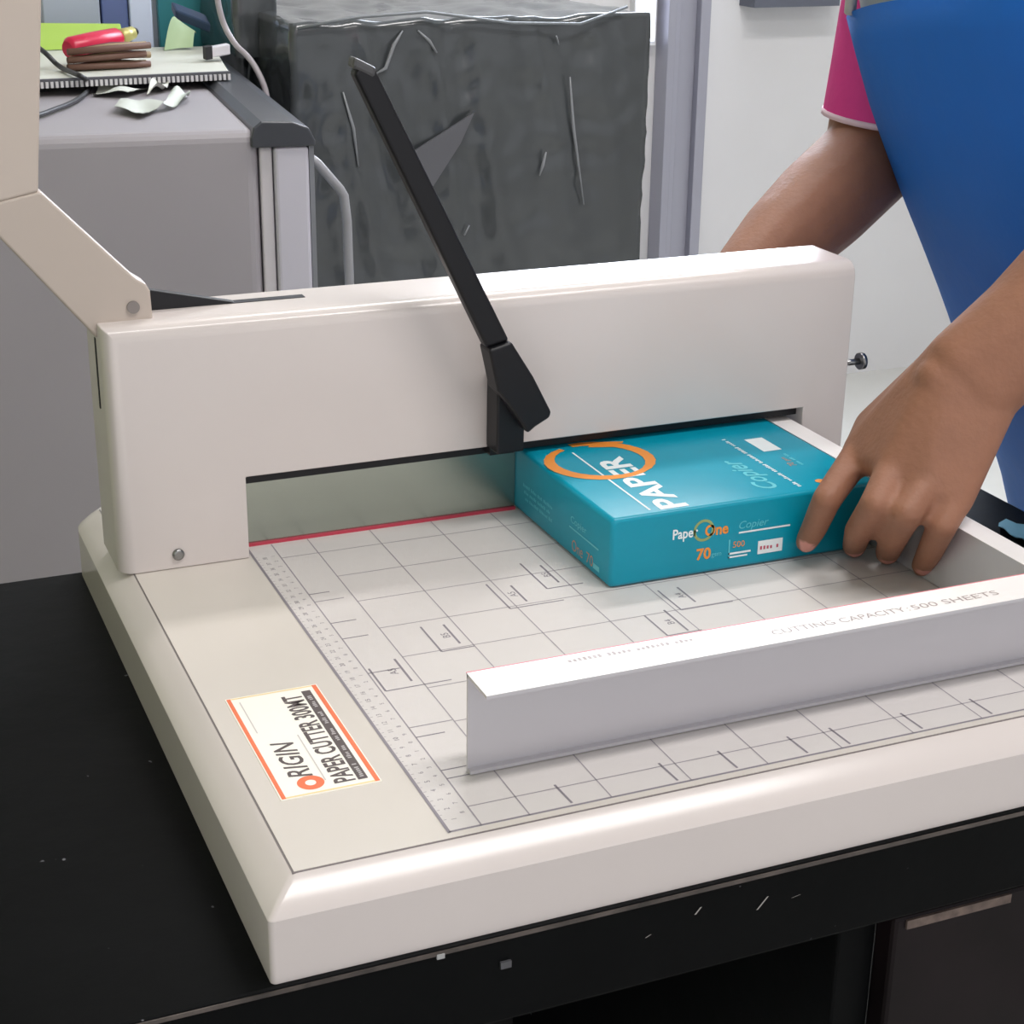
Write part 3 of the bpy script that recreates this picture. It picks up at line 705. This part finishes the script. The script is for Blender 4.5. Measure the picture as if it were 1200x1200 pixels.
# far (right) hand behind the bridge
Er = Vector((.770, .662, .258)); Wr = Vector((.556, .548, .172)); Sr = Vector((.792, .640, .540))
fr = (Er - Wr).normalized()
chain((Wr, .026), (Wr + fr * .09, .040), (Wr + fr * .16, .0455), (Er, .0470)); chain((Er, .0475), (Er * .5 + Sr * .5, .0510), (Sr, .0580))
kn = [Vector((.488 + .004 * k, .505 + .021 * k, .112 - .004 * abs(k - 1.5))) for k in range(4)]
H((Wr + Vector((0, -.016, .004)), .019), (Wr + Vector((0, .016, -.004)), .019), (kn[0], .0125), (kn[3], .0120))
for k, p in enumerate(kn):
    q1 = p + Vector((-.030, 0, -.016)); q2 = p + Vector((-.038, 0, -.040)); q3 = Vector((q2.x + .002, q2.y, .0585))
    chain((p, .0110), (q1, .0098), (q2, .0088), (q3, .0080))
chain((Wr + Vector((-.02, -.008, -.012)), .015), (Vector((.515, .503, .118)), .0120), (Vector((.492, .4925, .092)), .0095), (Vector((.482, .4925, .076)), .0082))
# trunk, neck, head, legs
SEC = [(-.16, 1.058, .125, .175), (-.046, 1.018, .125, .180), (.037, .974, .122, .182), (.126, .925, .120, .182), (.231, .866, .118, .185), (.31, .828, .118, .190), (.385, .797, .116, .195), (.46, .772, .112, .198), (.53, .758, .098, .180), (.575, .750, .070, .120)]
YC = .44
for (z_, x_, a_, b_) , (z2, x2, a2, b2) in zip(SEC, SEC[1:]):
    H((( x_, YC - b_ + a_ * .8, z_), a_ * .78), ((x_, YC + b_ - a_ * .8, z_), a_ * .78), ((x2, YC - b2 + a2 * .8, z2), a2 * .78), ((x2, YC + b2 - a2 * .8, z2), a2 * .78))
H(((0.755, .33, .545), .045), (Sl, .050)); H(((0.755, .55, .545), .045), (Sr, .050))
chain(((0.750, .44, .56), .060), ((0.710, .44, .64), .055))
H(((0.690, .44, .665), .058), ((0.662, .44, .735), .078), ((0.690, .44, .745), .082), ((0.635, .44, .690), .050), ((0.625, .44, .650), .034))
H(((0.582, .44, .700), .010), ((0.568, .44, .682), .0125), ((0.595, .44, .672), .012))
for sg in (-1, 1): H(((0.695, YC + sg * .080, .715), .016), ((0.690, YC + sg * .078, .690), .012))
for sg in (-1, 1):
    chain(((1.045, YC + sg * .085, -.13), .090), ((1.02, YC + sg * .095, -.42), .062)); chain(((1.02, YC + sg * .095, -.42), .060), ((1.055, YC + sg * .10, -.66), .042), ((1.055, YC + sg * .10, -.70), .042))
    chain(((1.065, YC + sg * .10, -.705), .038), ((.965, YC + sg * .115, -.718), .026), ((.92, YC + sg * .118, -.722), .022))
me0 = bpy.data.meshes.new('body_raw'); BB.to_mesh(me0); BB.free()
ob0 = bpy.data.objects.new('body_raw', me0); COL.objects.link(ob0)
rm = ob0.modifiers.new('r', 'REMESH'); rm.mode = 'VOXEL'; rm.voxel_size = .0026
sm_ = ob0.modifiers.new('s', 'SMOOTH'); sm_.factor = .5; sm_.iterations = 7
bpy.context.view_layer.update()
body = bpy.data.meshes.new_from_object(ob0.evaluated_get(bpy.context.evaluated_depsgraph_get()))
bpy.data.objects.remove(ob0); bpy.data.meshes.remove(me0)
n = len(body.vertices); co = np.empty(n * 3); body.vertices.foreach_get('co', co); co = co.reshape(-1, 3)
msk = np.zeros((n, 4)); msk[:, 3] = 1
def near(c, r_): return np.linalg.norm(co - np.array(c), axis=1) < r_
for k_, off in (('i', (-.0035, -.0062, -.001)), ('m', (-.003, -.0072, -.001)), ('r', (-.0035, -.0070, -.001)), ('p', (-.003, -.0060, .001))):
    q = fing[k_][3]; msk[near(Vector(q) + Vector(off), .0058), 0] = 1           # nails
for sg in (-1, 1): msk[near((.588, YC + sg * .032, .712), .010), 1] = 1           # eyes
msk[near((.591, YC, .652), .016) & (np.abs(co[:, 2] - .652) < .005), 0] = 1       # mouth
ca = body.color_attributes.new('marks', 'FLOAT_COLOR', 'POINT'); ca.data.foreach_set('color', msk.ravel())
SK = mat('skin', (148, 102, 79), .60, noise=.07, nscale=38, bump=.10, bscale=220, sss=.12)
nt = SK.node_tree; bs = nt.nodes['Principled BSDF']; src = bs.inputs['Base Color'].links[0].from_socket
at_ = nt.nodes.new('ShaderNodeAttribute'); at_.attribute_name = 'marks'
sp = nt.nodes.new('ShaderNodeSeparateColor'); nt.links.new(at_.outputs['Color'], sp.inputs[0])
x1 = nt.nodes.new('ShaderNodeMix'); x1.data_type = 'RGBA'; nt.links.new(sp.outputs[0], x1.inputs['Factor']); nt.links.new(src, x1.inputs['A']); x1.inputs['B'].default_value = lin((214, 150, 138)) + (1,)
x2 = nt.nodes.new('ShaderNodeMix'); x2.data_type = 'RGBA'; nt.links.new(sp.outputs[1], x2.inputs['Factor']); nt.links.new(x1.outputs['Result'], x2.inputs['A']); x2.inputs['B'].default_value = lin((28, 20, 18)) + (1,)
nt.links.new(x2.outputs['Result'], bs.inputs['Base Color'])
body.materials.clear(); body.materials.append(SK)
body.transform(Matrix.Translation((-per.location.x, -per.location.y, OZ - per.location.z)))
body.polygons.foreach_set('use_smooth', [True] * len(body.polygons))
bo = bpy.data.objects.new('body', body); COL.objects.link(bo); bo.parent = per
# clothes
SHW = mat('shirt_white', (206, 206, 204), .7, bump=.15, bscale=40); SHP = mat('sleeve_pink', (228, 62, 152), .7, noise=.05, nscale=30, bump=.15, bscale=40)
TRIM = mat('trim_pale_pink', (236, 206, 224), .6); APR = mat('apron_blue', (2, 104, 204), .62, noise=.06, nscale=8, bump=.2, bscale=22)
def ell(z, grow, n=48):
    for (z0_, xa, aa, ba), (z1_, xb_, ab, bb) in zip(SEC, SEC[1:]):
        if z0_ <= z <= z1_:
            t = (z - z0_) / (z1_ - z0_); t2 = t
            return xa + (xb_ - xa) * t2, aa + (ab - aa) * t2 + grow, ba + (bb - ba) * t2 + grow
    return None
def ering(z, grow, n=48):
    x, a, b = ell(z, grow); return [(x - a * math.copysign(abs(math.cos(2 * math.pi * k / n)) ** .8, math.cos(2 * math.pi * k / n)), YC + b * math.copysign(abs(math.sin(2 * math.pi * k / n)) ** .8, math.sin(2 * math.pi * k / n)), z) for k in range(n)]
zl_ = [-.10 + .0325 * k for k in range(20)] + [.545, .57]
MB().rings([ering(z, .012) for z in zl_], 0, cap=False).build('shirt', SHW, per)
def sleeve(S, E_, cut, rs, name):
    S = Vector(S); E_ = Vector(E_); d = (E_ - S)
    pts = [S - d * .08 + Vector((-.03, 0, .01))] + [S + d * (cut * k / 6) for k in range(7)]
    o = MB().tube(pts, rs, 24, 0, cap=False).build(name, SHP, per)
    c = S + d * cut
    MB().tube([c - d.normalized() * .002, c + d.normalized() * .0035], [rs[-1] + .0008, rs[-1] + .0008], 24, 0, cap=True).build('cuff_trim', TRIM, o)
    return o
sleeve(Sr, Er, .88, [.060, .060, .059, .058, .0575, .057, .056, .0555], 'sleeve')
sleeve(Sl, El, .80, [.066, .068, .067, .066, .065, .063, .061, .060], 'sleeve')
# apron: bib and skirt wrapped over the front of the trunk
ap = MB(); rowsA = []
zr_ = [-.16 + .0215 * k for k in range(27)]
NA = 26
for z in zr_:
    if z > .372: break
    wdt = .80 if z < .10 else .80 - .14 * min(1, (z - .10) / .28)
    row = []
    for k in range(NA + 1):
        zt2 = .375 + .085 * (1 - k / NA)
        zz = z if z < .10 else .10 + (z - .10) / (.356 - .10) * (zt2 - .10)
        x, a, b = ell(min(max(zz, -.15), .57), .024)
        th = (k / NA * 2 - 1) * math.pi / 2 * wdt
        row.append(Vector((x - a * math.cos(th) ** .8, YC + b * math.copysign(abs(math.sin(th)) ** .8, math.sin(th)), zz)) + Vector((.0022 * math.sin(7 * th + 16 * zz) * math.cos(th), 0, 0)))
    rowsA.append(row)
# skirt hanging below the hips
low = rowsA[0]; rowsA = [[Vector((p.x + .01, p.y, p.z - .09 * j + 0)) for p in low] for j in (3, 2, 1)] + rowsA
fl = [tuple(p) for rw in rowsA for p in rw]; nI = len(fl)
cxA = [ (p[0] + .0022, p[1], p[2]) for p in fl]
R_ = len(rowsA); C_ = NA + 1
fs = [(j * C_ + i, j * C_ + i + 1, (j + 1) * C_ + i + 1, (j + 1) * C_ + i) for j in range(R_ - 1) for i in range(NA)]
edge = [j * C_ for j in range(R_)] + [(R_ - 1) * C_ + i for i in range(1, C_)] + [j * C_ + NA for j in range(R_ - 2, -1, -1)] + [i for i in range(NA - 1, 0, -1)]
ap.add(fl + cxA, fs + [tuple(nI + i for i in f[::-1]) for f in fs] + [(edge[k], edge[(k + 1) % len(edge)], nI + edge[(k + 1) % len(edge)], nI + edge[k]) for k in range(len(edge))], 0, True)
apo = ap.build('apron', APR, per)
for e_ in (0, NA):
    MB().tube([rw[e_] + Vector((-.001, 0, 0)) for rw in rowsA[3:]], .0032, 8).build('edge_binding', mat('binding_lavender', (176, 170, 220), .6), apo)
for sg in (-1, 1):
    k = NA // 2 + sg * 7
    MB().tube([rowsA[-1][k], Vector((.640 + .004 * sg, YC + sg * .090, .50)), Vector((.680, YC + sg * .07, .56)), Vector((.745, YC + sg * .05, .615))], .005, 8).build('neck_strap', SHW, apo)
TR = mat('trousers_dark', (30, 32, 44), .75)
MB().rings([ering(z, .014) for z in (-.15, -.12, -.09, -.06)], 0, cap=False).build('waistband', TR, per)
for sg in (-1, 1):
    MB().tube([(1.047, YC + sg * .086, -.10), (1.045, YC + sg * .088, -.16), (1.03, YC + sg * .092, -.30), (1.02, YC + sg * .095, -.42), (1.04, YC + sg * .098, -.56), (1.055, YC + sg * .10, -.69)], [.100, .100, .086, .074, .064, .060], 24, 0, cap=False).build('trouser_leg', TR, per)
    MB().tube([(1.10, YC + sg * .10, -.70), (1.065, YC + sg * .10, -.698), (.995, YC + sg * .11, -.71), (.935, YC + sg * .117, -.718), (.897, YC + sg * .12, -.722)], [.030, .050, .040, .0315, .020], 16, 0, True).build('shoe', mat('shoe_black', (22, 22, 24), .5), per)
hm = bmesh.new(); hull_mesh(hm, [((.690, .44, .752), .086), ((.712, .44, .715), .082), ((.665, .44, .765), .070)])
hv = MB(); hm.verts.ensure_lookup_table()
hv.add([tuple(v.co) for v in hm.verts], [[v.index for v in f.verts] for f in (hm.verts.index_update() or hm.faces)], 0, True); hm.free()
hv.build('hair', mat('hair_black', (18, 15, 15), .55, bump=.4, bscale=150), per)
